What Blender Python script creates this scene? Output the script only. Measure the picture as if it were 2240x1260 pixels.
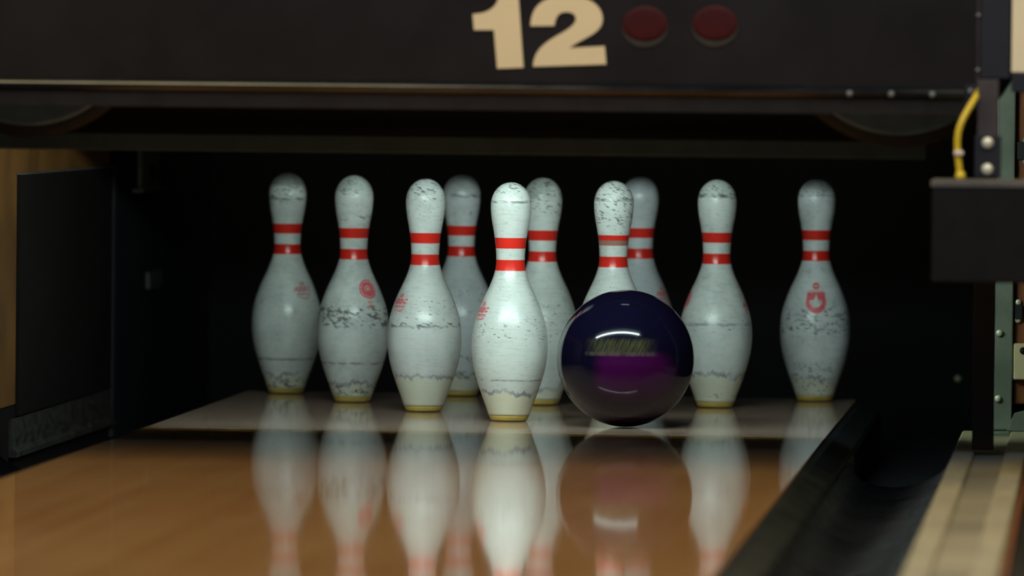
import bpy, bmesh, math, random
from mathutils import Vector, Matrix

for o in list(bpy.data.objects):
    bpy.data.objects.remove(o)
SC = bpy.context.scene
COL = SC.collection

# ------------------------------------------------------------------ camera
F_PX = 14198.0
YAW, PIT, ROLL = 0.0917300, -0.0324683, 0.0102930
CAM = Vector((0.957, -10.310, 0.5487))
fwd = Vector((-math.sin(YAW)*math.cos(PIT), math.cos(YAW)*math.cos(PIT), math.sin(PIT)))
rgt = Vector((math.cos(YAW), math.sin(YAW), 0))
upv = rgt.cross(fwd)
r2 = rgt*math.cos(ROLL) + upv*math.sin(ROLL)
u2 = -rgt*math.sin(ROLL) + upv*math.cos(ROLL)
cd = bpy.data.cameras.new('camera')
cd.sensor_width = 36.0
cd.lens = F_PX/2240*36.0
cd.clip_start = 0.1
cd.clip_end = 60
cd.dof.use_dof = True
cd.dof.focus_distance = 10.22
cd.dof.aperture_fstop = 4.0
cam = bpy.data.objects.new('camera', cd)
M = Matrix((( r2.x, u2.x, -fwd.x, CAM.x), (r2.y, u2.y, -fwd.y, CAM.y), (r2.z, u2.z, -fwd.z, CAM.z), (0, 0, 0, 1)))
cam.matrix_world = M
COL.objects.link(cam)
SC.camera = cam

# ------------------------------------------------------------------ world, exposure
w = bpy.data.worlds.new('world')
SC.world = w
w.use_nodes = True
w.node_tree.nodes['Background'].inputs[0].default_value = (0.9, 0.8, 0.6, 1)
w.node_tree.nodes['Background'].inputs[1].default_value = 0.004
SC.view_settings.view_transform = 'Standard'
SC.view_settings.look = 'None'
SC.view_settings.gamma = 1.0
SC.view_settings.exposure = 0.0
SC.view_settings.use_curve_mapping = False

# ------------------------------------------------------------------ room lamps (the hall's ceiling lights over the approach)
def area(name, loc, size, power, color, target):
    l = bpy.data.lights.new(name, 'AREA')
    l.shape = 'RECTANGLE'
    l.size, l.size_y = size
    l.energy = power
    l.color = color
    o = bpy.data.objects.new(name, l)
    o.location = loc
    zz = (Vector(loc) - Vector(target)).normalized()
    xx = (Vector((1, 0, 0)) - zz*zz.x).normalized()
    yy = zz.cross(xx)
    o.rotation_euler = Matrix(((xx.x, yy.x, zz.x), (xx.y, yy.y, zz.y), (xx.z, yy.z, zz.z))).to_euler()
    COL.objects.link(o)
    return o
area('ceiling_lamp_warm', (-1.35, -3.35, 2.9), (2.2, 2.2), 61, (1.0, 0.87, 0.62), (-0.3, -1.9, 0.0))
area('ceiling_lamp_centre', (1.75, -3.35, 2.9), (1.5, 2.2), 64, (1.0, 0.87, 0.62), (0.3, -1.9, 0.0))
area('ceiling_lamp_blue', (0.08, -4.8, 2.9), (0.9, 0.12), 50, (0.12, 0.35, 1.0), (0.3, -1.4, 0.5))
TUBE_E = 98.0

# ------------------------------------------------------------------ node helpers
class G:
    def __init__(self, name):
        self.m = bpy.data.materials.new(name)
        self.m.use_nodes = True
        self.t = self.m.node_tree
        self.t.nodes.clear()
        self.out = self.t.nodes.new('ShaderNodeOutputMaterial')
        self.b = self.t.nodes.new('ShaderNodeBsdfPrincipled')
        self.t.links.new(self.b.outputs[0], self.out.inputs[0])
    def n(self, k, **kw):
        x = self.t.nodes.new(k)
        for a, v in kw.items(): setattr(x, a, v)
        return x
    def put(self, s, v):
        if hasattr(v, 'links') or isinstance(v, bpy.types.NodeSocket): self.t.links.new(v, s)
        elif isinstance(v, (tuple, list)) and len(v) == 3 and s.type == 'RGBA': s.default_value = (*v, 1)
        else: s.default_value = v
    def math(self, op, a, b=0.0, c=0.0, clamp=False):
        x = self.n('ShaderNodeMath', operation=op, use_clamp=clamp)
        self.put(x.inputs[0], a); self.put(x.inputs[1], b)
        if len(x.inputs) > 2: self.put(x.inputs[2], c)
        return x.outputs[0]
    def xyz(self):
        tc = self.n('ShaderNodeTexCoord'); s = self.n('ShaderNodeSeparateXYZ')
        self.t.links.new(tc.outputs['Object'], s.inputs[0])
        return s.outputs[0], s.outputs[1], s.outputs[2]
    def vec(self, a, b, c):
        x = self.n('ShaderNodeCombineXYZ')
        self.put(x.inputs[0], a); self.put(x.inputs[1], b); self.put(x.inputs[2], c)
        return x.outputs[0]
    def noise(self, v, scale=1.0, detail=3.0, rough=0.55):
        x = self.n('ShaderNodeTexNoise')
        self.t.links.new(v, x.inputs['Vector'])
        x.inputs['Scale'].default_value = scale; x.inputs['Detail'].default_value = detail
        x.inputs['Roughness'].default_value = rough
        return x.outputs[0]
    def step(self, v, lo, hi):          # smoothstep 0..1
        x = self.n('ShaderNodeMapRange', interpolation_type='SMOOTHSTEP')
        self.put(x.inputs[0], v); x.inputs[1].default_value = lo; x.inputs[2].default_value = hi
        x.inputs[3].default_value = 0; x.inputs[4].default_value = 1
        if lo > hi:
            x.inputs[1].default_value = hi; x.inputs[2].default_value = lo
            x.inputs[3].default_value = 1; x.inputs[4].default_value = 0
        return x.outputs[0]
    def band(self, v, c, h, s):         # 1 within c±h, soft edge s
        d = self.math('ABSOLUTE', self.math('SUBTRACT', v, c))
        return self.step(d, h+s, h)
    def mix(self, f, a, b):
        x = self.n('ShaderNodeMix', data_type='RGBA')
        self.put(x.inputs[0], f); self.put(x.inputs[6], a); self.put(x.inputs[7], b)
        return x.outputs[2]
    def set(self, color=None, rough=None, metal=None, spec=None, coat=None, coat_rough=None, emit=None, es=None):
        i = self.b.inputs
        if color is not None: self.put(i['Base Color'], color)
        if rough is not None: self.put(i['Roughness'], rough)
        if metal is not None: self.put(i['Metallic'], metal)
        if spec is not None: i['Specular IOR Level'].default_value = spec
        if coat is not None: i['Coat Weight'].default_value = coat
        if coat_rough is not None: i['Coat Roughness'].default_value = coat_rough
        if emit is not None: self.put(i['Emission Color'], emit); i['Emission Strength'].default_value = es
        return self.m

def plain(name, c, rough=0.5, metal=0.0, var=0.15, scale=30, spec=0.5, stretch=(1, 1, 1)):
    g = G(name)
    x, y, z = g.xyz()
    v = g.vec(g.math('MULTIPLY', x, stretch[0]), g.math('MULTIPLY', y, stretch[1]), g.math('MULTIPLY', z, stretch[2]))
    n = g.noise(v, scale, 4)
    a = tuple(k*(1-var) for k in c); b = tuple(min(1, k*(1+var)) for k in c)
    col = g.mix(g.step(n, 0.3, 0.7), a, b)
    r = g.math('ADD', g.math('MULTIPLY', n, 0.15), rough-0.07, clamp=True)
    return g.set(col, r, metal, spec)

# ------------------------------------------------------------------ mesh helpers
def tag(o, label=None, cat=None, group=None, kind=None):
    if label: o['label'] = label
    if cat: o['category'] = cat
    if group: o['group'] = group
    if kind: o['kind'] = kind
    return o
def link(name, me, mat, parent=None, smooth=False, bevel=0.0):
    if mat: me.materials.append(mat)
    if smooth:
        for p in me.polygons: p.use_smooth = True
    o = bpy.data.objects.new(name, me)
    COL.objects.link(o)
    if parent: o.parent = parent
    if bevel:
        b = o.modifiers.new('bevel', 'BEVEL'); b.width = bevel; b.segments = 3; b.limit_method = 'ANGLE'
    return o
def empty(name, loc, label, cat, group=None):
    o = bpy.data.objects.new(name, None)
    o.empty_display_size = 0.05
    o.location = loc
    COL.objects.link(o)
    return tag(o, label, cat, group)
def box_me(boxes, org=(0, 0, 0)):
    bm = bmesh.new()
    for (x0, x1, y0, y1, z0, z1) in boxes:
        vs = [bm.verts.new((x-org[0], y-org[1], z-org[2])) for x in (x0, x1) for y in (y0, y1) for z in (z0, z1)]
        for f in ((0, 1, 3, 2), (4, 6, 7, 5), (0, 4, 5, 1), (2, 3, 7, 6), (0, 2, 6, 4), (1, 5, 7, 3)):
            bm.faces.new([vs[i] for i in f])
    bmesh.ops.recalc_face_normals(bm, faces=bm.faces)
    me = bpy.data.meshes.new('m'); bm.to_mesh(me); bm.free()
    return me
def box(name, b, mat, parent=None, bevel=0.0):
    """box in world coordinates; origin at its base centre"""
    c = ((b[0]+b[1])/2, (b[2]+b[3])/2, b[4])
    o = link(name, box_me([b], c), mat, None, bevel=bevel)
    place(o, c, parent)
    return o
def place(o, c, parent):
    if parent:
        o.parent = parent
        o.location = Vector(c) - Vector(parent.location)
    else:
        o.location = c
def prism_me(profile, axis, a, b, org=(0, 0, 0)):
    """extrude a closed 2D outline along an axis ('x': outline is (y,z); 'y': outline is (x,z))"""
    bm = bmesh.new()
    def P(u, v, t): return (t, u, v) if axis == 'x' else (u, t, v)
    A = [bm.verts.new(Vector(P(u, v, a))-Vector(org)) for u, v in profile]
    B = [bm.verts.new(Vector(P(u, v, b))-Vector(org)) for u, v in profile]
    n = len(profile)
    for i in range(n):
        bm.faces.new((A[i], A[(i+1) % n], B[(i+1) % n], B[i]))
    bm.faces.new(A); bm.faces.new(B[::-1])
    bmesh.ops.recalc_face_normals(bm, faces=bm.faces)
    me = bpy.data.meshes.new('m'); bm.to_mesh(me); bm.free()
    return me
def prism(name, profile, axis, a, b, mat, parent=None, bevel=0.0, smooth=False):
    u = sum(p[0] for p in profile)/len(profile); z = min(p[1] for p in profile); t = (a+b)/2
    c = (t, u, z) if axis == 'x' else (u, t, z)
    o = link(name, prism_me(profile, axis, a, b, c), mat, None, smooth, bevel)
    place(o, c, parent)
    return o
def lathe_me(prof, seg=64, axis='z'):
    bm = bmesh.new(); rings = []
    for r, z in prof:
        if r < 1e-6: rings.append([bm.verts.new((0, 0, z))])
        else: rings.append([bm.verts.new((r*math.cos(2*math.pi*i/seg), r*math.sin(2*math.pi*i/seg), z)) for i in range(seg)])
    for a, b in zip(rings, rings[1:]):
        for i in range(seg):
            j = (i+1) % seg
            if len(a) == 1 and len(b) == 1: continue
            if len(a) == 1: bm.faces.new((a[0], b[j], b[i]))
            elif len(b) == 1: bm.faces.new((a[i], a[j], b[0]))
            else: bm.faces.new((a[i], a[j], b[j], b[i]))
    if axis == 'y':
        bmesh.ops.rotate(bm, verts=bm.verts, matrix=Matrix.Rotation(math.pi/2, 3, 'X'))
    if axis == 'x':
        bmesh.ops.rotate(bm, verts=bm.verts, matrix=Matrix.Rotation(math.pi/2, 3, 'Y'))
    bmesh.ops.recalc_face_normals(bm, faces=bm.faces)
    me = bpy.data.meshes.new('m'); bm.to_mesh(me); bm.free()
    return me
def lathe(name, prof, loc, mat, parent=None, axis='z', seg=48, smooth=True):
    o = link(name, lathe_me(prof, seg, axis), mat, None, smooth)
    place(o, loc, parent)
    return o
def tube(name, pts, r, mat, parent=None):
    cu = bpy.data.curves.new('c', 'CURVE'); cu.dimensions = '3D'
    sp = cu.splines.new('NURBS'); sp.points.add(len(pts)-1)
    c = pts[0]
    for p, q in zip(sp.points, pts): p.co = (q[0]-c[0], q[1]-c[1], q[2]-c[2], 1)
    sp.use_endpoint_u = True; sp.order_u = 4
    cu.bevel_depth = r; cu.bevel_resolution = 5; cu.resolution_u = 16; cu.use_fill_caps = True
    t = bpy.data.objects.new('t', cu); COL.objects.link(t)
    dg = bpy.context.evaluated_depsgraph_get()
    me = bpy.data.meshes.new_from_object(t.evaluated_get(dg))
    bpy.data.objects.remove(t)
    o = link(name, me, mat, None, True)
    place(o, c, parent)
    return o

# ------------------------------------------------------------------ materials
def lane_mat(name, base, dark, light, rough):
    g = G(name)
    x, y, z = g.xyz()
    # boards 27 mm wide running down the lane, each its own tone
    bi = g.math('FLOOR', g.math('DIVIDE', x, 0.0268))
    wn = g.n('ShaderNodeTexWhiteNoise', noise_dimensions='2D')
    seg = g.math('FLOOR', g.math('ADD', g.math('MULTIPLY', y, 0.9), g.math('MULTIPLY', bi, 0.37)))
    g.t.links.new(g.vec(bi, seg, 0.0), wn.inputs['Vector'])
    tone = wn.outputs['Value']
    grain = g.noise(g.vec(g.math('MULTIPLY', x, 90), g.math('MULTIPLY', y, 2.5), 0.0), 1.0, 5)
    big = g.noise(g.vec(g.math('MULTIPLY', x, 3), g.math('MULTIPLY', y, 1.6), 0.0), 1.0, 3)
    f = g.math('ADD', g.math('MULTIPLY', tone, 0.30), g.math('MULTIPLY', grain, 0.35))
    f = g.math('ADD', f, g.math('MULTIPLY', g.step(big, 0.3, 0.7), 0.35), clamp=True)
    c = g.mix(f, dark, light)
    c = g.mix(0.45, c, base)
    fx = g.math('FRACT', g.math('DIVIDE', x, 0.0268))
    seam = g.math('GREATER_THAN', g.math('ABSOLUTE', g.math('SUBTRACT', fx, 0.5)), 0.485)
    c = g.mix(g.math('MULTIPLY', seam, 0.35), c, tuple(k*0.3 for k in base))
    rr = g.math('ADD', g.math('MULTIPLY', big, 0.03), rough)
    return g.set(c, rr, 0, 0.5)
M_LANE = lane_mat('lane_wood', (0.52, 0.25, 0.075), (0.36, 0.13, 0.03), (0.66, 0.38, 0.13), 0.035)
M_DECK = lane_mat('pin_deck_board', (0.50, 0.33, 0.25), (0.40, 0.26, 0.19), (0.58, 0.40, 0.31), 0.06)
M_BLACK = plain('black_paint', (0.006, 0.006, 0.007), 0.6)
M_PIT = plain('black_pit_curtain', (0.006, 0.0065, 0.009), 0.85, spec=0.2, scale=4)
M_DARK = plain('dark_steel', (0.007, 0.0062, 0.0042), 0.55, spec=0.2)
M_POST = plain('dark_brown_post', (0.05, 0.04, 0.032), 0.5)
M_BEAM = plain('dark_beam', (0.036, 0.078, 0.098), 0.6)
M_MASK = plain('mask_panel', (0.011, 0.0090, 0.0055), 0.36, spec=0.4, scale=6)
M_CREAM = plain('cream_paint', (0.62, 0.50, 0.27), 0.6, var=0.05, scale=12)
M_CREAM2 = plain('cream_mask', (0.85, 0.72, 0.42), 0.6, var=0.03, scale=5)
M_RED = plain('red_lens', (0.046, 0.0028, 0.0015), 0.6, spec=0.2)
M_BEZ = plain('bezel_beige', (0.042, 0.036, 0.024), 0.6, spec=0.2)
M_TRIM = plain('polished_trim', (0.075, 0.073, 0.058), 0.2, metal=1.0, var=0.2, scale=10, stretch=(1, 6, 6))
M_GUT = plain('gutter_plastic', (0.010, 0.011, 0.011), 0.27, scale=9)
M_GUTL = plain('gutter_flange', (0.011, 0.013, 0.0075), 0.5, scale=14, var=0.5, spec=0.22)
M_FLAT = plain('flat_gutter', (0.010, 0.010, 0.014), 0.4)
M_RAIL = plain('division_cap_wood', (0.39, 0.33, 0.18), 0.5, var=0.12, scale=6, stretch=(6, 1, 6))
M_RAILIN = plain('division_cap_inlay', (0.28, 0.235, 0.13), 0.55, var=0.3, scale=2.2, stretch=(1, 1, 1))
M_GREEN = plain('grey_green_metal', (0.16, 0.18, 0.13), 0.45, var=0.2, scale=15)
M_WOOD = plain('orange_wood', (0.15, 0.060, 0.011), 0.5, var=0.25, scale=9, stretch=(6, 1, 1))
M_WOODR = plain('brown_red_wood', (0.22, 0.07, 0.02), 0.5, var=0.2, scale=9, stretch=(6, 1, 1))
M_PANEL = plain('black_kickback_lining', (0.008, 0.005, 0.005), 0.75, scale=7, spec=0.15)
M_STRIP = plain('scuffed_metal', (0.16, 0.15, 0.14), 0.42, metal=0.6, var=0.4, scale=12, stretch=(1, 2, 8))
M_STRIPD = plain('dull_block', (0.04, 0.042, 0.04), 0.6)
M_GREY = plain('grey_bracket', (0.15, 0.17, 0.15), 0.5, var=0.25)
M_YEL = plain('yellow_cable', (0.75, 0.52, 0.03), 0.4, var=0.06)
M_TIE = plain('white_clip', (0.7, 0.6, 0.45), 0.5)
M_BOLT = plain('zinc_bolt', (0.75, 0.72, 0.52), 0.35, metal=0.3, var=0.1)
M_PINK = plain('pink_red_print', (0.95, 0.14, 0.16), 0.4, var=0.25, scale=260)
M_PINKF = plain('faded_print', (0.62, 0.22, 0.21), 0.45, var=0.3, scale=260)
M_NUM = plain('cream_number_vinyl', (0.78, 0.62, 0.32), 0.6, var=0.03, scale=9)
M_FLOOR = plain('dark_floor', (0.02, 0.018, 0.015), 0.8)

def emit_mat(name, c, s):
    g = G(name); return g.set((0.8, 0.8, 0.8), 0.5, 0, emit=c, es=s)
M_TUBE = emit_mat('tube_glow', (0.76, 1.0, 0.95), TUBE_E)
M_SMALL = emit_mat('small_lamp_glow', (0.85, 1.0, 0.95), 5.0)

# ------------------------------------------------------------------ setting
def structure(o): o['kind'] = 'structure'; return o
structure(box('floor', (-3.0, 3.0, -6.4, 2.6, -0.22, -0.16), M_FLOOR))
structure(box('wall_back', (-1.6, 1.9, 2.15, 2.25, -0.16, 1.6), M_PIT))

# ------------------------------------------------------------------ lane and pin deck
def slab(name, x0, x1, y0, y1, z0, z1, mat, label, cat, bev=0.0015):
    o = box(name, (x0, x1, y0, y1, z0, z1), mat, bevel=bev)
    return tag(o, label, cat)
LE, RE = -0.530, 0.527
slab('bowling_lane', LE, RE, -6.2, -0.3435, -0.15, 0.0, M_LANE, 'glossy orange-brown wooden bowling lane in front of the pins, mirroring them', 'bowling lane')
slab('pin_deck', LE, RE, -0.3410, 0.868, -0.15, 0.0, M_DECK, 'dull brown pin deck board that the ten pins stand on', 'pin deck')

M_RF = plain('flange_shade_tone', (0.004, 0.004, 0.005), 0.8, spec=0.12)  # flange colour darkened, shade of the rear length put into it
# gutters ----------------------------------------------------------
def arc_pts(x0, z0, xm, zm, x1, z1, n=18):
    pts = []
    for i in range(n+1):
        t = i/n
        x = x0+(x1-x0)*t
        zl = z0+(z1-z0)*t
        s = math.sqrt(max(0, 1-(2*t-1)**2))
        pts.append((x, zl + (zm-(z0+z1)/2)*s))
    return pts
def gutter(side, label):
    """round gutter channel with its sloping flange next to the lane"""
    S = side
    ge = 0.527 if S > 0 else 0.530
    root = empty('gutter', (S*0.65, -3.4, -0.10), label, 'gutter')
    fl = [(S*(ge+0.002), -0.002), (S*(ge+0.012), -0.003), (S*(ge+0.040), -0.017), (S*(ge+0.044), -0.023), (S*(ge+0.044), -0.10), (S*(ge+0.002), -0.10)]
    prism('flange', fl, 'y', -6.2, -0.35, M_GUTL, root)
    prism('rear_flange', fl, 'y', -0.349, 0.80, M_RF, root)
    a = arc_pts(S*(ge+0.047), -0.022, None, -0.058, S*0.727, -0.006)
    prof = a + [(S*0.727, -0.12), (S*(ge+0.047), -0.12)]
    o = prism('channel', prof, 'y', -6.2, -0.60, M_GUT, root, smooth=False)
    for p in o.data.polygons:
        if len(p.vertices) == 4: p.use_smooth = True
    e = o.modifiers.new('es', 'EDGE_SPLIT'); e.split_angle = math.radians(35)
    # slot holes of the flange joint
    return root
gr = gutter(1, 'black round gutter channel right of the lane, beside the cream-topped divider')
gl = gutter(-1, 'black round gutter channel at the left edge of the lane, bottom left corner')
for S, lab in ((1, 'black flat gutter floor behind the round channel, right of the pin deck'), (-1, 'black flat gutter floor between the pin deck and the left side wall')):
    o = box('flat_gutter', (min(S*0.576, S*(0.729 if S > 0 else 0.755)), max(S*0.576, S*(0.729 if S > 0 else 0.755)), -0.597, 1.2, -0.14, -0.085), M_FLAT)
    tag(o, lab, 'gutter')

# right divider rail -------------------------------------------------
rail = empty('division_rail', (0.785, -3.1, -0.15), 'cream and beige divider top running along the right gutter toward the camera', 'lane divider')
box('edge_moulding', (0.730, 0.762, -6.2, -0.10, -0.15, 0.001), M_RAIL, rail, bevel=0.004)
box('edge_moulding', (0.806, 0.838, -6.2, -0.10, -0.15, 0.001), M_RAIL, rail, bevel=0.004)
box('inlay', (0.7622, 0.8058, -6.2, -0.13, -0.15, -0.005), M_RAILIN, rail)
box('side_skirt', (0.8385, 0.846, -6.2, -0.10, -0.15, -0.012), M_WOODR, rail)

# neighbouring lane's gutter, right edge of the picture
g13 = empty('gutter', (0.96, -3.1, -0.10), 'dim brown gutter of the next lane at the bottom right corner', 'gutter')
a = arc_pts(0.850, -0.010, None, -0.075, 1.07, -0.02)
o = prism('channel', a+[(1.07, -0.13), (0.85, -0.13)], 'y', -6.2, -0.2, plain('neighbour_gutter', (0.05, 0.045, 0.032), 0.5, var=0.4, scale=3), g13)

# ------------------------------------------------------------------ left side wall (kickback)
kb = empty('kickback_wall', (-0.79, 0.25, -0.15), 'dark lined side wall with orange wood edge left of the pins', 'side wall')
box('wood_board', (-0.800, -0.7705, -0.335, 0.838, 0.0205, 0.47), M_WOOD, kb, bevel=0.002)
box('lower_board', (-0.800, -0.7705, -0.335, 0.838, -0.15, 0.0200), M_PANEL, kb)
box('lining', (-0.770, -0.765, -0.125, 0.833, 0.003, 0.385), M_PANEL, kb)
box('lining_edge', (-0.770, -0.7635, -0.128, 0.838, 0.3855, 0.3885), M_STRIP, kb)
box('corner_strip', (-0.770, -0.763, 0.8385, 0.865, -0.083, 0.385), plain('corner_strip_metal', (0.022, 0.022, 0.026), 0.6, spec=0.25), kb)
prism('base_strip', [(-0.770, 0.0), (-0.766, 0.0), (-0.7635, -0.045), (-0.757, -0.052), (-0.757, -0.06), (-0.770, -0.06)], 'y', -0.19, 0.836, plain('base_strip_metal', (0.032, 0.026, 0.022), 0.5, var=0.5, scale=9, stretch=(1, 3, 10)), kb)
box('front_column', (-0.83, -0.772, -0.42, -0.338, -0.15, 0.435), M_GREEN, kb, bevel=0.02)
box('rear_plate', (-0.80, -0.772, 0.8655, 2.1, -0.15, 0.75), M_PIT, kb)
br = empty('bracket', (-0.762, 1.25, 0.345), 'grey metal bracket bolted high on the left side wall behind the lining', 'bracket')
box('plate', (-0.7715, -0.764, 1.16, 1.39, 0.345, 0.46), M_GREY, br, bevel=0.002)
box('lip', (-0.7715, -0.752, 1.10, 1.40, 0.336, 0.344), M_GREY, br, bevel=0.001)
lathe('bolt', [(0, 0), (0.012, 0), (0.012, 0.006), (0, 0.006)], (-0.764, 1.28, 0.372), M_DARK, br, 'x')
br2 = box('bracket', (-0.7715, -0.760, 1.25, 1.40, 0.158, 0.192), M_STRIPD, bevel=0.006)
tag(br2, 'small dull grey metal block halfway down the left side wall', 'bracket')

# right side wall ----------------------------------------------------
kr = empty('kickback_wall', (0.80, 0.9, -0.15), 'grey-green column and brown wood divider end behind the black post', 'side wall')
box('side_board', (0.765, 0.86, -0.055, 2.1, -0.15, 0.75), M_PIT, kr)
box('column', (0.7785, 0.8085, -0.095, -0.057, 0.0015, 0.60), M_GREEN, kr, bevel=0.003)
box('wood_end', (0.8095, 0.90, -0.085, -0.057, 0.042, 0.60), M_WOODR, kr, bevel=0.004)
box('cream_plate', (0.8097, 0.90, -0.0995, -0.0855, 0.082, 0.139), M_CREAM, kr, bevel=0.002)
box('foot', (0.775, 0.90, -0.098, -0.0575, -0.03, 0.001), M_GREEN, kr, bevel=0.004)
prism('foot_gusset', [(0.80, 0.0015), (0.90, 0.0015), (0.90, 0.045), (0.835, 0.036), (0.812, 0.03)], 'y', -0.103, -0.0995, M_GREEN, kr, bevel=0.001)
for (x, z, m) in ((0.8155, 0.203, M_BOLT), (0.8155, 0.176, M_BOLT), (0.8245, 0.128, M_DARK), (0.787, 0.155, M_BOLT), (0.786, 0.052, M_BOLT), (0.8245, 0.425, M_GREY), (0.8245, 0.458, M_GREY)):
    yy = -0.0995 if m is M_DARK else (-0.085 if x > 0.81 else -0.095)
    lathe('bolt', [(0, 0), (0.0055, 0), (0.0055, 0.003), (0.003, 0.005), (0, 0.005)], (x, yy, z), m, kr, 'y', 20)
box('latch', (0.811, 0.822, -0.092, -0.0855, 0.178, 0.20), M_BLACK, kr)
box('latch', (0.811, 0.850, -0.092, -0.0855, 0.428, 0.455), M_BLACK, kr)
lathe('bolt', [(0, 0), (0.005, 0), (0.005, 0.004), (0, 0.005)], (0.671, 2.1495, -0.02), M_BOLT, None, 'y', 20)

# ------------------------------------------------------------------ black post, box, bracket, cable
post = empty('post', (0.773, -0.62, 0.001), 'dark brown upright post standing on the divider rail below the black box', 'post')
box('shaft', (0.757, 0.789, -0.635, -0.605, 0.0015, 0.50), M_POST, post, bevel=0.002)
box('base_plate', (0.7555, 0.7995, -0.637, -0.603, -0.004, 0.0014), M_GREEN, post, bevel=0.001)
hp = empty('hanging_bracket', (0.79, -1.43, 0.421), 'black bracket with two pale bolts on top of the black box', 'bracket')
box('strut', (0.776, 0.804, -1.44, -1.415, 0.475, 0.552), M_POST, hp, bevel=0.001)
box('mounting_plate', (0.7725, 0.8085, -1.4465, -1.4405, 0.4185, 0.4755), M_BLACK, hp, bevel=0.001)
for z in (0.466, 0.430):
    lathe('bolt', [(0, 0), (0.0080, 0), (0.0080, 0.003), (0.006, 0.006), (0, 0.007)], (0.790, -1.4465, z), M_BOLT, hp, 'y', 24)
sb = empty('sensor_box', (0.79, -1.50, 0.279), 'black rectangular box hanging at the right edge, topped by the yellow cable', 'box')
box('housing', (0.719, 0.885, -1.58, -1.42, 0.279, 0.4065), M_DARK, sb, bevel=0.003)
box('lid', (0.717, 0.887, -1.583, -1.417, 0.4068, 0.4168), plain('lid_grey', (0.10, 0.09, 0.065), 0.5), sb, bevel=0.002)
cab = empty('cable', (0.7545, -1.47, 0.417), 'thin yellow cable curving down into the black box', 'cable')
tube('cord', [(0.7540, -1.47, 0.4170), (0.7525, -1.47, 0.432), (0.748, -1.47, 0.462), (0.751, -1.47, 0.488), (0.7625, -1.465, 0.510), (0.773, -1.45, 0.528), (0.7775, -1.41, 0.538)], 0.0044, M_YEL, cab)
lathe('gland', [(0, 0), (0.0078, 0), (0.0068, 0.005), (0.0050, 0.010), (0, 0.010)], (0.7540, -1.47, 0.4170), M_YEL, cab)
box('cable_tie', (0.7450, 0.7580, -1.478, -1.464, 0.4485, 0.4555), M_TIE, cab, bevel=0.002)

# ------------------------------------------------------------------ masking unit above the pins
mask = empty('masking_unit', (-0.07, -1.40, 0.503), 'dark brown panel over the lane carrying the cream number 12', 'panel')
box('panel', (-0.95, 0.772, -1.40, -1.375, 0.541, 2.1), M_MASK, mask)
rp = [(-1.402, 0.5255)] + [(-1.404-0.0075*math.sin(t), 0.532-0.0075*math.cos(t)) for t in [i*math.pi/10 for i in range(11)]] + [(-1.402, 0.540), (-1.38, 0.540), (-1.38, 0.5255)]
prism('rounded_trim', rp, 'x', -0.95, 0.757, M_TRIM, mask, smooth=False)
prism('lower_fascia', [(-1.404, 0.5252), (-1.38, 0.5252), (-1.38, 0.503), (-1.398, 0.503)], 'x', -0.95, 0.757, plain('fascia_dark', (0.019, 0.019, 0.015), 0.6, spec=0.3), mask)
box('gap_blackout', (-0.95, 0.72, -1.12, -1.112, 0.452, 0.98), M_BLACK, mask)  # black plate added behind the gap to keep it dark
box('end_block', (0.7575, 0.776, -1.402, -1.37, 0.512, 0.545), M_BLACK, mask)
box('edge_strip', (0.7725, 0.7765, -1.4, -1.385, 0.5455, 2.1), plain('edge_strip_brown', (0.035, 0.022, 0.02), 0.4), mask)
for z in (0.565, 0.640):
    lathe('screw', [(0, 0), (0.003, 0), (0.0025, 0.002), (0, 0.002)], (0.7745, -1.4, z), M_GREY, mask, 'y', 16)
lathe('screw', [(0, 0), (0.004, 0), (0.003, 0.002), (0, 0.002)], (0.765, -1.402, 0.536), M_GREY, mask, 'y', 16)
for x in (0.60, 0.657, 0.713):
    lathe('screw', [(0, 0), (0.0045, 0), (0.0035, 0.003), (0, 0.003)], (x, -1.4115, 0.531), M_GREY, mask, 'y', 16)

def px2mask(u, v):        # photograph pixel -> point on the panel's face (y=-1.40)
    d = fwd + r2*((u-1120)/F_PX) - u2*((v-630)/F_PX)
    t = (-1.40-CAM.y)/d.y
    p = CAM + d*t
    return (p.x, p.z)
def digit(name, outline, label):
    pts = [px2mask(1020+a/7.0, b/7.0) for a, b in outline]
    cx = sum(p[0] for p in pts)/len(pts); cz = min(p[1] for p in pts)
    cu = bpy.data.curves.new('c', 'CURVE'); cu.dimensions = '2D'; cu.fill_mode = 'BOTH'; cu.extrude = 0.001
    sp = cu.splines.new('POLY'); sp.points.add(len(pts)-1); sp.use_cyclic_u = True
    for q, p in zip(sp.points, pts): q.co = (p[0]-cx, p[1]-cz, 0, 1)
    t = bpy.data.objects.new('t', cu); COL.objects.link(t)
    me = bpy.data.meshes.new_from_object(t.evaluated_get(bpy.context.evaluated_depsgraph_get()))
    bpy.data.objects.remove(t)
    me.transform(Matrix.Translation((0, -0.001, 0)) @ Matrix.Rotation(math.pi/2, 4, 'X'))
    o = link(name, me, M_NUM)
    place(o, (cx, -1.4005, cz), mask)
    o['label'] = label
def bez(p0, p1, p2, p3, n=8):
    r = []
    for i in range(1, n+1):
        t = i/n; s = 1-t
        r.append(tuple(s**3*a+3*s*s*t*b+3*s*t*t*c+t**3*d for a, b, c, d in zip(p0, p1, p2, p3)))
    return r
one = [(100, 215)] + bez((100, 215), (300, 210), (460, 140), (500, -50)) + [(800, -60), (878, 1035), (475, 1050), (425, 460), (120, 460)]
digit('digit', one, 'cream number 1 on the dark panel')
two = [(985, 400)]
two += bez((985, 400), (990, 90), (1180, -60), (1530, -65), 12)
two += bez((1530, -65), (1900, -65), (2090, 90), (2090, 300), 12)
two += bez((2090, 300), (2080, 520), (1800, 570), (1580, 735), 12)
two += [(2120, 705), (2145, 985), (1025, 1020)]
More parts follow.
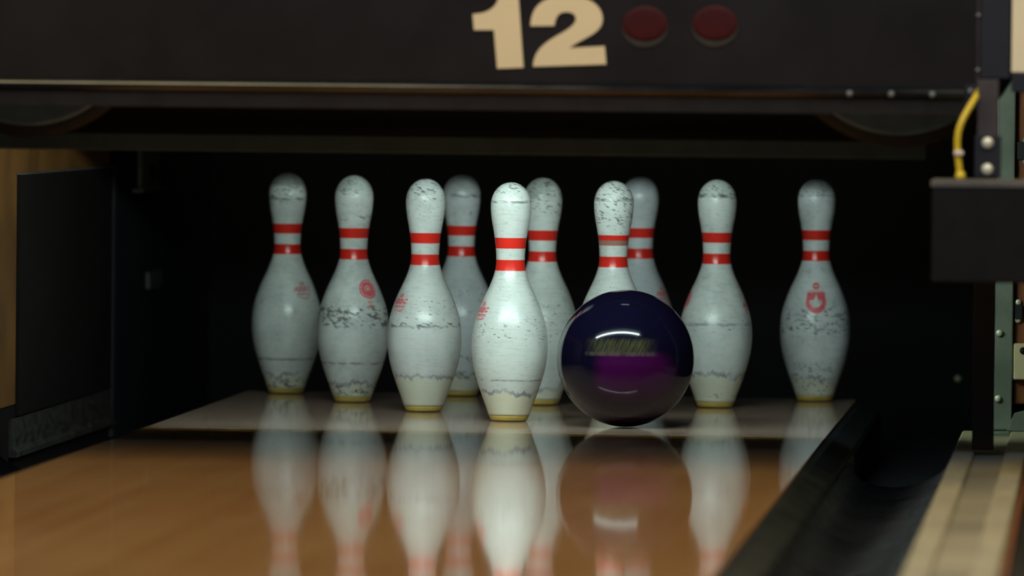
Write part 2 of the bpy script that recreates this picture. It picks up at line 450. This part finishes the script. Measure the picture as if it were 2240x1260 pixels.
two += bez((1025, 1020), (1030, 760), (1230, 640), (1400, 540), 12)
two += bez((1400, 540), (1560, 450), (1680, 380), (1680, 280), 10)
two += bez((1680, 280), (1670, 210), (1610, 185), (1530, 185), 6)
two += bez((1530, 185), (1430, 185), (1370, 240), (1350, 395), 8)
digit('digit', two, 'cream number 2 on the dark panel')

for (u, v, lab) in ((1411, 58, 'dim red round indicator lamp just right of the number 12'), (1564, 57, 'dim red round indicator lamp farther right of the number 12')):
    x, z = px2mask(u, v)
    lp = empty('indicator_lamp', (x, -1.4003, z), lab, 'indicator lamp', 'red indicator lamps beside the lane number')
    def disc(name, rx, rz, dz, y0, t, m, par):
        bm = bmesh.new(); n = 48
        rows = []
        for (s, yy) in ((1.0, 0.0), (1.0, -t*0.5), (0.93, -t*0.85), (0.7, -t), (0.0, -t*1.15)):
            if s == 0: rows.append([bm.verts.new((0, yy, 0))])
            else: rows.append([bm.verts.new((rx*s*math.cos(2*math.pi*i/n), yy, rz*s*math.sin(2*math.pi*i/n))) for i in range(n)])
        for A, B in zip(rows, rows[1:]):
            for i in range(n):
                j = (i+1) % n
                bm.faces.new((A[i], A[j], B[0]) if len(B) == 1 else (A[i], A[j], B[j], B[i]))
        bmesh.ops.recalc_face_normals(bm, faces=bm.faces)
        me = bpy.data.meshes.new('m'); bm.to_mesh(me); bm.free()
        o = link(name, me, m, par, True); o.location = (0, y0, dz)
        return o
    disc('bezel', 0.0325, 0.0290, -0.001, 0.0, 0.0015, M_BEZ, lp)
    disc('lens', 0.0310, 0.0235, 0.004, -0.0018, 0.0015, M_RED, lp)

pm = box('mask_post', (0.7775, 0.8185, -1.40, -1.36, 0.553, 2.1), M_BLACK, bevel=0.002)
tag(pm, 'black upright post between the number panel and the pale panel at top right', 'post')
cp = box('neighbour_mask_panel', (0.8205, 2.6, -1.40, -1.375, 0.563, 2.1), M_CREAM2)
tag(cp, 'pale cream panel of the next lane in the top right corner', 'panel')
nt = box('neighbour_trim', (0.8205, 2.6, -1.402, -1.375, 0.535, 0.5625), M_BLACK, bevel=0.002)
tag(nt, 'black trim under the pale cream panel at top right', 'trim')

lp_ = box('neighbour_mask_panel', (-2.6, -0.952, -1.40, -1.375, 0.503, 2.1), M_MASK)  # unseen, added to keep the left ceiling lamp off the ball
tag(lp_, 'unseen dark panel beyond the left edge, added to block a ceiling lamp', 'panel')
# lower cross beam and the two round plates in the gap ---------------
bmn = box('cross_beam', (-0.76, 0.70, -1.20, -1.16, 0.4395, 0.4645), M_BEAM, bevel=0.002)
tag(bmn, 'dark horizontal beam hanging low above the pins, under the number panel', 'beam')
M_ARC = plain('blue_grey_plate', (0.10, 0.19, 0.28), 0.4)
def round_plate(xc, zb, label, r=0.16):
    t = empty('round_plate', (xc, -1.26, zb+r), label, 'round plate', 'round plates under the number panel')
    lathe('face', [(0, 0), (r, 0), (r, 0.008), (r-0.004, 0.012), (0, 0.012)], (xc, -1.26, zb+r), M_ARC, t, 'y', 96, False)
    lathe('rim', [(r-0.01, -0.03), (r+0.013, -0.03), (r+0.017, -0.01), (r+0.013, 0.006), (r-0.01, 0.0)], (xc, -1.255, zb+r), M_BLACK, t, 'y', 96)
    return t
round_plate(-0.562, 0.4735, 'blue-grey round plate with black rim hanging under the panel, top left corner')
round_plate(0.662, 0.4735, 'blue-grey round plate with black rim hanging under the panel, toward the right post')

# ------------------------------------------------------------------ pin light and pinsetter table (behind the masking unit)
lt = empty('strip_light', (0.03, -0.65, 0.56), 'white fluorescent tube in a dark hood hidden behind the panel, lighting the pins', 'lamp')
lathe('tube', [(0, -0.47), (0.013, -0.47), (0.013, 0.47), (0, 0.47)], (0.03, -0.65, 0.60), M_TUBE, lt, 'x', 24)
hood = [(-0.72, 0.635), (-0.72, 0.524), (-0.609, 0.517), (-0.609, 0.521), (-0.714, 0.530), (-0.714, 0.629), (-0.56, 0.629), (-0.56, 0.635)]
prism('hood', hood, 'x', -0.47, 0.53, M_BLACK, lt)
box('hanger_bar', (-0.60, 0.66, -0.712, -0.70, 0.6355, 0.665), M_BLACK, lt)
for x in (-0.60, 0.648):
    box('hanger_arm', (x, x+0.012, -0.6995, 0.0495, 0.6355, 0.665), M_BLACK, lt)
for x in (-0.4699, 0.5199):
    box('end_cap', (x, x+0.01, -0.7139, -0.60, 0.530, 0.6288), M_BLACK, lt)
pt = empty('pinsetter_table', (0, 0.5, 0.50), 'black machine table hanging over the pins behind the panel', 'machine')
box('table_plate', (-0.72, 0.72, -0.03, 1.1, 0.498, 0.52), M_BLACK, pt)
box('carriage', (-0.60, 0.60, 0.05, 1.0, 0.5205, 0.72), M_BLACK, pt)
def copy_tree(o, dx, label):
    r = o.copy(); COL.objects.link(r); r.location.x += dx; r.location.y += 0.8; r['label'] = label
    for ch in [c for c in bpy.data.objects if c.parent == o]:
        c = ch.copy(); COL.objects.link(c); c.parent = r
    return r
copy_tree(lt, 1.68, 'white fluorescent tube of the next lane, beyond the right edge')
copy_tree(pt, 1.68, 'black machine table of the next lane, beyond the right edge')
sl = empty('small_lamp', (0.185, -0.075, 0.60), 'small lamp under the machine front, hidden behind the panel', 'lamp')
box('glow_strip', (0.155, 0.225, -0.085, -0.073, 0.60, 0.606), M_SMALL, sl)
box('lamp_case', (0.14, 0.24, -0.09, 0.0495, 0.6062, 0.63), M_BLACK, sl)

# ------------------------------------------------------------------ bowling ball
BR = 0.1079
BX, BY = 0.201, -0.129
def ball_mat():
    g = G('marbled_ball')
    x, y, z = g.xyz()
    u = g.math('DIVIDE', x, BR); v = g.math('DIVIDE', z, BR)
    n1 = g.noise(g.vec(x, y, z), 14, 4)
    # purple swirl on the lower right
    du = g.math('SUBTRACT', u, 0.20); dv = g.math('SUBTRACT', v, -0.20)
    d = g.math('SQRT', g.math('ADD', g.math('MULTIPLY', du, du), g.math('MULTIPLY', g.math('MULTIPLY', dv, dv), 1.7)))
    d = g.math('ADD', d, g.math('MULTIPLY', g.math('SUBTRACT', n1, 0.5), 0.5))
    top = g.step(g.math('ADD', v, g.math('MULTIPLY', g.math('SUBTRACT', n1, 0.5), 0.18)), 0.20, 0.10)
    f = g.math('MULTIPLY', g.step(d, 0.72, 0.38), top)
    front = g.step(y, 0.0, -0.02)
    f = g.math('MULTIPLY', f, front)
    c = g.mix(f, (0.004, 0.003, 0.013), (0.045, 0.003, 0.042))
    low = g.step(v, -0.15, -0.75)
    c = g.mix(g.math('MULTIPLY', g.math('MULTIPLY', low, front), 0.6), c, (0.018, 0.004, 0.010))
    # worn olive streaks of the rubbed logo
    su = g.math('ADD', g.math('MULTIPLY', u, 85.0), g.math('MULTIPLY', v, -36.0))
    s = g.noise(g.vec(su, g.math('MULTIPLY', v, 5.0), 1.7), 1.0, 4)
    mu = g.step(g.math('ABSOLUTE', g.math('SUBTRACT', u, 0.0)), 0.56, 0.25)
    mv = g.math('MULTIPLY', g.step(v, 0.06, 0.11), g.step(v, 0.36, 0.27))
    m = g.math('MULTIPLY', g.math('MULTIPLY', mu, mv), g.math('MULTIPLY', g.step(s, 0.25, 0.72), front))
    c = g.mix(g.math('MULTIPLY', m, 0.85), c, (0.085, 0.080, 0.030))
    line = g.math('MULTIPLY', g.band(v, 0.10, 0.012, 0.03), g.math('MULTIPLY', g.step(g.math('ABSOLUTE', u), 0.55, 0.45), front))
    line = g.math('MULTIPLY', line, g.step(g.noise(g.vec(g.math('MULTIPLY', u, 9), v, 0), 1.0, 3), 0.35, 0.6))
    c = g.mix(g.math('MULTIPLY', line, 0.8), c, (0.075, 0.055, 0.045))
    return g.set(c, 0.09, 0, 0.32)
bm = bmesh.new()
bmesh.ops.create_uvsphere(bm, u_segments=96, v_segments=64, radius=BR)
me = bpy.data.meshes.new('m'); bm.to_mesh(me); bm.free()
ball = link('bowling_ball', me, ball_mat(), None, True)
ball.location = (BX, BY, BR+0.0003)
tag(ball, 'shiny dark blue and purple bowling ball rolling toward the pins', 'bowling ball')

# ------------------------------------------------------------------ pins
IN = 0.0254
PROF = [(0.0, 0.0278), (0.0095, 0.0328), (0.019, 0.0359), (2.25*IN, 1.953*IN), (3.375*IN, 2.255*IN), (4.5*IN, 2.383*IN), (5.875*IN, 2.282*IN),
        (7.25*IN, 1.852*IN), (8.625*IN, 1.236*IN), (9.375*IN, 0.983*IN), (10*IN, 0.9*IN), (10.875*IN, 0.935*IN), (11.75*IN, 1.047*IN),
        (12.625*IN, 1.203*IN), (13.5*IN, 1.273*IN)]
def interp(z):
    n = len(PROF)
    for i in range(n-1):
        if PROF[i][0] <= z <= PROF[i+1][0]: break
    def sl(k):
        if k == 0: return (PROF[1][1]-PROF[0][1])/(PROF[1][0]-PROF[0][0])
        if k == n-1: return 0.0
        return (PROF[k+1][1]-PROF[k-1][1])/(PROF[k+1][0]-PROF[k-1][0])
    z0, r0 = PROF[i]; z1, r1 = PROF[i+1]; h = z1-z0; t = (z-z0)/h
    return ((2*t**3-3*t*t+1)*r0+(t**3-2*t*t+t)*h*sl(i)+(-2*t**3+3*t*t)*r1+(t**3-t*t)*h*sl(i+1))
def pin_r(z):
    zc = 13.5*IN
    if z <= zc: return interp(z)
    R = 1.273*IN; H = 1.5*IN
    return R*math.sqrt(max(0, 1-((z-zc)/H)**2.15))
RING = 0.0095
body_prof = [(0.0, RING)] + [(pin_r(RING + (0.381-RING)*i/110), RING + (0.381-RING)*i/110) for i in range(105)]
body_prof += [(pin_r(z), z) for z in (0.3655, 0.369, 0.372, 0.3745, 0.3765, 0.3782, 0.3795, 0.3804)] + [(0.0, 0.381)]
PIN_ME = lathe_me(body_prof, 72)
RING_ME = lathe_me([(0, 0), (0.0262, 0), (0.0283, 0.0008), (0.0296, 0.0025), (0.0312, 0.006), (0.0322, 0.0088), (0.0318, 0.00945), (0, 0.00945)], 72)
for m_ in (PIN_ME, RING_ME):
    for p in m_.polygons: p.use_smooth = True

def pin_mat(i, P):
    g = G('worn_pin_%02d' % i)
    x, y, z = g.xyz()
    sx = i*3.17
    X = g.math('ADD', x, sx)
    zt = g.math('ADD', z, g.math('MULTIPLY', x, P.get('tilt', 0.28)))      # scuffs slope down to the right
    cloud = g.noise(g.vec(X, y, z), 22, 4, 0.6)
    streak = g.noise(g.vec(g.math('MULTIPLY', X, 40), g.math('MULTIPLY', y, 40), g.math('MULTIPLY', z, 320)), 1.0, 3)
    white = P.get('white', (0.82, 0.84, 0.80))
    c = g.mix(g.math('MULTIPLY', g.step(cloud, 0.38, 0.72), P.get('cloud', 0.35)*1.3), white, (0.50, 0.51, 0.50))
    c = g.mix(g.math('MULTIPLY', g.step(streak, 0.45, 0.75), 0.26), c, (0.38, 0.39, 0.36))
    grime = g.noise(g.vec(g.math('MULTIPLY', X, 1.0), y, g.math('MULTIPLY', zt, 2.2)), 130, 4, 0.7)
    gm = g.math('MULTIPLY', g.step(grime, 0.50, 0.72), g.step(cloud, 0.35, 0.65))
    c = g.mix(g.math('MULTIPLY', gm, P.get('grime', 0.38)), c, (0.22, 0.23, 0.22))
    # greyed belly with ragged lower border, cleaner cream foot below it
    wob = g.noise(g.vec(X, y, g.math('MULTIPLY', z, 0.2)), 45, 5, 0.65)
    zj = g.math('ADD', z, g.math('MULTIPLY', g.math('SUBTRACT', wob, 0.5), P.get('jagamp', 0.05)))
    zjag, ztop = P.get('jag', 0.05), P.get('top', 0.145)
    belly = g.math('MULTIPLY', g.step(zj, zjag-0.002, zjag+0.003), g.step(z, ztop+0.012, ztop-0.004))
    c = g.mix(g.math('MULTIPLY', belly, P.get('belly', 0.35)), c, P.get('bellyc', (0.58, 0.58, 0.61)))
    foot = g.step(zj, zjag, zjag-0.004)
    c = g.mix(g.math('MULTIPLY', foot, 0.75), c, P.get('foot', (0.72, 0.69, 0.53)))
    jl = g.math('MULTIPLY', g.band(zj, zjag+0.002, 0.0008, 0.004), g.step(cloud, 0.3, 0.6))
    c = g.mix(g.math('MULTIPLY', jl, P.get('jagdark', 0.7)), c, (0.16, 0.14, 0.16))
    # flecks: long thin dark scuffs
    vo = g.n('ShaderNodeTexVoronoi', feature='F1')
    warp = g.math('MULTIPLY', g.math('SUBTRACT', cloud, 0.5), 0.01)
    g.t.links.new(g.vec(g.math('MULTIPLY', X, 105), g.math('MULTIPLY', y, 105), g.math('MULTIPLY', g.math('ADD', zt, warp), 430)), vo.inputs['Vector'])
    vo.inputs['Scale'].default_value = 1.0
    fl = g.noise(g.vec(g.math('MULTIPLY', X, 60), g.math('MULTIPLY', y, 60), g.math('MULTIPLY', zt, 150)), 1.0, 2.5, 0.6)
    dens = P.get('base', 0.0)
    tot = 0.0
    for (zc, h, s, a) in P.get('bands', []):
        b = g.math('MULTIPLY', g.band(z, zc, h, s), a)
        tot = g.math('MAXIMUM', tot, b)
    thr = g.math('ADD', g.math('MULTIPLY', tot, 0.50), dens*3.4)
    thr = g.math('MULTIPLY', thr, g.step(fl, 0.36, 0.62))
    ff = g.math('MULTIPLY', g.math('SUBTRACT', thr, vo.outputs['Distance']), 9.0, clamp=True)
    c = g.mix(g.math('MULTIPLY', ff, 0.85), c, (0.075, 0.078, 0.065))
    # thin broken rings
    for (zc, hh, a) in P.get('lines', []):
        zz = g.math('ADD', z, g.math('MULTIPLY', g.math('SUBTRACT', wob, 0.5), 0.006))
        l = g.math('MULTIPLY', g.band(zz, zc, hh, 0.0015), g.step(fl, 0.35, 0.6))
        c = g.mix(g.math('MULTIPLY', l, a), c, (0.12, 0.12, 0.115))
    # dirty crown
    if 'cap' in P:
        cz, ca = P['cap']
        cc = g.math('MULTIPLY', g.step(z, cz-0.004, cz+0.004), g.step(cloud, 0.25, 0.6))
        c = g.mix(g.math('MULTIPLY', cc, ca), c, (0.17, 0.18, 0.15))
    # two red neck stripes
    st = g.math('MAXIMUM', g.band(z, 0.2487, 0.0085, 0.0004), g.band(z, 0.2840, 0.0083, 0.0004))
    redc = g.mix(g.math('MULTIPLY', g.step(streak, 0.5, 0.8), 0.35), (0.88, 0.030, 0.018), (0.72, 0.035, 0.025))
    if 'worn' in P:
        wn = g.math('MULTIPLY', g.band(z, 0.2800, 0.0030, 0.0012), 1.0)
        redc = g.mix(g.math('MULTIPLY', wn, 0.95), redc, g.mix(g.step(streak, 0.4, 0.6), (0.30, 0.25, 0.20), (0.42, 0.22, 0.17)))
    c = g.mix(st, c, redc)
    rgh = g.math('ADD', g.math('MULTIPLY', ff, 0.3), 0.26, clamp=True)
    return g.set(c, rgh, 0, 0.5)

g = G('yellowed_pin_base')
x, y, z = g.xyz()
nn = g.noise(g.vec(x, y, z), 90, 4)
c = g.mix(g.step(z, 0.003, 0.0005), g.mix(g.step(nn, 0.3, 0.7), (0.66, 0.46, 0.09), (0.50, 0.36, 0.09)), (0.18, 0.11, 0.03))
M_RING = g.set(c, 0.45)

# printed marks, sampled as fine cells and wrapped on the pin's own surface
def seg_d(px, py, a, b):
    vx, vy = b[0]-a[0], b[1]-a[1]
    L = vx*vx+vy*vy
    t = 0 if L == 0 else max(0, min(1, ((px-a[0])*vx+(py-a[1])*vy)/L))
    return math.hypot(px-a[0]-t*vx, py-a[1]-t*vy)
GLY = {'A': [((0, 0), (.4, 1)), ((.4, 1), (.8, 0)), ((.15, .35), (.65, .35))],
       'B': [((0, 0), (0, 1)), ((0, 1), (.55, .95)), ((.55, .95), (.65, .75)), ((.65, .75), (.5, .52)), ((0, .52), (.5, .52)), ((.5, .52), (.75, .27)), ((.75, .27), (.55, .03)), ((.55, .03), (0, 0))],
       'C': [((.75, .85), (.4, 1)), ((.4, 1), (.05, .75)), ((.05, .75), (.05, .25)), ((.05, .25), (.4, 0)), ((.4, 0), (.75, .15))]}
def in_word(u, v):
    # faded club lettering: small crown, heavy word, thinner line, curved line (u,v in mm from the mark's centre)
    if 9 < v < 17 and abs(u) < 6:
        cr = [((-4, 10), (4, 10)), ((-4, 10), (-4.5, 14)), ((-4.5, 14), (-2, 12)), ((-2, 12), (0, 16)), ((0, 16), (2, 12)), ((2, 12), (4.5, 14)), ((4.5, 14), (4, 10))]
        return min(seg_d(u, v, a, b) for a, b in cr) < 0.8
    if -2 < v < 8:
        uu = u - v*0.25
        for k, ch in enumerate('ABBC'):
            ox = -17+k*8.8
            if ox-1.5 < uu < ox+8.5:
                X_, Y_ = (uu-ox)/8.2, (v+0.5)/7.0
                for a, b in GLY[ch]:
                    if seg_d(uu-ox, v+0.5, (a[0]*8.2, a[1]*7), (b[0]*8.2, b[1]*7)) < 1.15: return True
        return False
    if -7.5 < v < -4 and abs(u) < 14:
        return (int((u+40)/0.9) % 5) != 0 and (v+40) % 3.4 < 3.0
    vv = v + 12.5 - (u*u)*0.018
    if abs(vv) < 1.2 and abs(u) < 12: return (int((u+40)/0.9) % 3) != 0
    return False
def in_shield(u, v):
    if math.hypot(u/7.6, (v-20)/5.8) < 1: return abs(v-20) > 0.8 or abs(u) > 5
    if 11.6 < v < 12.8 and abs(u) < 13: return True
    if not (-27 < v < 10 and abs(u) < 18): return False
    w = 16.5 if v > -8 else 16.5*math.sqrt(max(0, 1-((-8-v)/18.5)**1.7))
    if abs(u) > w: return False
    # three-lobed leaf left blank
    def tri(cx, base, top, hw): return base < v < top and abs(u-cx-(v-base)*0) < hw*(1-(v-base)/(top-base))
    if tri(0, -10, 7, 5.5): return False
    if -16 < v < -2:
        wv = 10.5-((v+4.5)/11.5)**2*7
        if abs(u) < wv and (v < -3.5-abs(abs(u)-7)*0.5 or abs(u) < 4): return abs(v+8) < 0.7 and abs(u) < 7
    return True
def in_round(u, v):
    if v < -17: return abs(v+22) < 2.2 and abs(u) < 4 and (int((u+40)/1.3) % 2 == 0) or (abs(v+28) < 1.5 and abs(u) < 3)
    d = math.hypot(u, v)
    if d > 16: return False
    if 12.2 < d < 13.2: return False
    if 5.0 < d < 6.2 and v > -3: return False
    if d < 2: return False
    return True
FN = {'word': in_word, 'shield': in_shield, 'round': in_round}
def mark_me(kind, zc, ang):
    """ang: degrees round the pin, 0 faces the bowler, positive to the right"""
    f = FN[kind]; bm = bmesh.new(); st = 0.55
    vc = {}
    def V(i, j):
        if (i, j) not in vc:
            s, t = i*st/1000, j*st/1000
            z = zc+t; r = pin_r(z)+0.00025
            th = math.radians(-90+ang) + s/pin_r(zc)
            vc[(i, j)] = bm.verts.new((r*math.cos(th), r*math.sin(th), z))
        return vc[(i, j)]
    for i in range(-36, 40):
        for j in range(-58, 50):
            if f((i+.5)*st, (j+.5)*st): bm.faces.new((V(i, j), V(i+1, j), V(i+1, j+1), V(i, j+1)))
    me = bpy.data.meshes.new('m'); bm.to_mesh(me); bm.free()
    return me

S_, R_ = 0.3048, 0.26396
SPOT = {1: (0, 0), 2: (-S_/2, R_), 3: (S_/2, R_), 4: (-S_, 2*R_), 5: (0, 2*R_), 6: (S_, 2*R_), 7: (-1.5*S_, 3*R_), 8: (-S_/2, 3*R_), 9: (S_/2, 3*R_), 10: (1.5*S_, 3*R_)}
DX = {1: 8, 2: -7.5, 3: -3, 4: -4, 5: 14, 6: -2, 7: 4, 8: 0, 9: 3, 10: 1}
CAP = 0.362
PINS = {
 1: dict(label='frontmost white pin, brightest of all, standing alone at the point of the triangle', belly=0.14, jag=0.043, jagamp=0.035, jagdark=0.75, top=0.066, cloud=0.15,
         foot=(0.76, 0.70, 0.50), bands=[(0.374, 0.008, 0.006, 0.95), (0.146, 0.014, 0.012, 0.55), (0.105, 0.03, 0.03, 0.2)], lines=[(0.350, 0.0012, 0.75), (0.066, 0.0006, 0.6)], base=0.03, white=(0.74, 0.75, 0.71),
         marks=[('word', 0.175, -58, 1)]),
 2: dict(label='white pin just left of the front pin, with red lettering on its left flank', belly=0.28, jag=0.054, jagamp=0.05, top=0.142, cloud=0.3, white=(0.78, 0.79, 0.76),
         bands=[(0.366, 0.016, 0.012, 0.8), (0.142, 0.003, 0.004, 1.0), (0.16, 0.02, 0.02, 0.45), (0.325, 0.01, 0.02, 0.35)], lines=[(0.141, 0.0010, 0.6)], base=0.03, marks=[('word', 0.178, -50, 1)]),
 3: dict(label='white pin behind the bowling ball, its upper red stripe rubbed off', belly=0.2, jag=0.05, cloud=0.2, worn=1, bands=[(0.345, 0.03, 0.02, 0.85), (0.30, 0.01, 0.01, 0.4), (0.2, 0.02, 0.02, 0.3)], lines=[(0.350, 0.002, 0.6)], base=0.03, marks=[]),
 4: dict(label='white pin with a round red emblem and heavy dark scuffs around its belly', belly=0.35, jag=0.03, top=0.145, cloud=0.45, cap=(0.355, 0.45),
         grime=0.55, bands=[(0.144, 0.012, 0.012, 1.35), (0.365, 0.014, 0.01, 0.8), (0.02, 0.006, 0.005, 1.1), (0.31, 0.003, 0.003, 0.8)], lines=[(0.066, 0.0012, 0.6)], base=0.035, marks=[('round', 0.191, 40, 1)]),
 5: dict(label='white pin half hidden behind the front pin, crown finely speckled', belly=0.2, jag=0.03, cloud=0.35, cap=(0.345, 0.55), bands=[(0.355, 0.03, 0.015, 0.8), (0.14, 0.02, 0.03, 0.5)], lines=[], base=0.04, marks=[('word', 0.178, -34, 0)]),
 6: dict(label='white pin right of the bowling ball with a dark line round its crown', belly=0.30, jag=0.053, jagamp=0.05, top=0.142, cloud=0.35,
         grime=0.5, bands=[(0.365, 0.015, 0.01, 0.6), (0.142, 0.010, 0.015, 0.5), (0.31, 0.02, 0.02, 0.3), (0.02, 0.003, 0.003, 0.8)], lines=[(0.354, 0.0028, 0.85), (0.140, 0.0016, 0.5)], base=0.03, marks=[('round', 0.180, -78, 1), ('word', 0.170, 82, 1)]),
 7: dict(label='leftmost white pin, grimy crown and faint red lettering on its right side', belly=0.18, jag=0.03, top=0.135, cloud=0.35, cap=(0.358, 0.6), white=(0.84, 0.85, 0.81),
         grime=0.55, bands=[(0.345, 0.012, 0.012, 0.9), (0.02, 0.007, 0.006, 1.15), (0.10, 0.03, 0.03, 0.25)], lines=[(0.060, 0.0014, 0.6), (0.335, 0.0015, 0.6)], base=0.03, marks=[('word', 0.178, 42, 0)]),
 8: dict(label='grey shaded pin behind the pin left of the front one', belly=0.3, jag=0.035, cloud=0.4, cap=(0.345, 0.35), white=(0.78, 0.79, 0.79), bands=[(0.05, 0.015, 0.02, 0.8), (0.16, 0.02, 0.02, 0.5), (0.315, 0.004, 0.006, 0.6)], lines=[(0.344, 0.0025, 0.7)], base=0.035, marks=[]),
 9: dict(label='grey shaded pin right behind the one with the rubbed stripe, above the ball', belly=0.3, jag=0.035, cloud=0.3, white=(0.74, 0.76, 0.78), bands=[(0.35, 0.02, 0.02, 0.3)], lines=[], base=0.02, marks=[('word', 0.178, 62, 1)]),
 10: dict(label='rightmost white pin with a red shield and leaf emblem on its front', belly=0.18, jag=0.037, jagamp=0.06, top=0.15, cloud=0.35, cap=(0.36, 0.3), white=(0.84, 0.86, 0.85),
         grime=0.6, bands=[(0.138, 0.018, 0.018, 0.95), (0.365, 0.012, 0.01, 0.6), (0.035, 0.025, 0.02, 0.75)], lines=[(0.352, 0.001, 0.3)], base=0.03, marks=[('shield', 0.178, 3, 1)]),
}
for k in range(1, 11):
    P = PINS[k]; sx, sy = SPOT[k]
    dist = sy - CAM.y
    X = sx + DX[k]/F_PX*dist
    Y = sy + (-0.01 if k == 2 else 0)
    root = empty('bowling_pin', (X, Y, 0.0003), P['label'], 'bowling pin', 'the ten bowling pins')
    me = PIN_ME.copy()
    o = link('body', me, pin_mat(k, P), root)
    r = link('base_ring', RING_ME.copy(), M_RING, root)
    r['label'] = 'yellowed plastic foot ring'
    for (kind, zc, ang, strong) in P['marks']:
        m = link('printed_mark', mark_me(kind, zc, ang), M_PINK if strong else M_PINKF, root, True)
        m['label'] = {'word': 'faded red lettering', 'shield': 'red shield emblem with blank leaf', 'round': 'round red emblem'}[kind]

for o in bpy.data.objects:      # the lone bolt at the back of the pit
    if o.name.startswith('bolt') and o.parent is None:
        tag(o, 'tiny pale bolt head in the black pit left of the post', 'bolt')
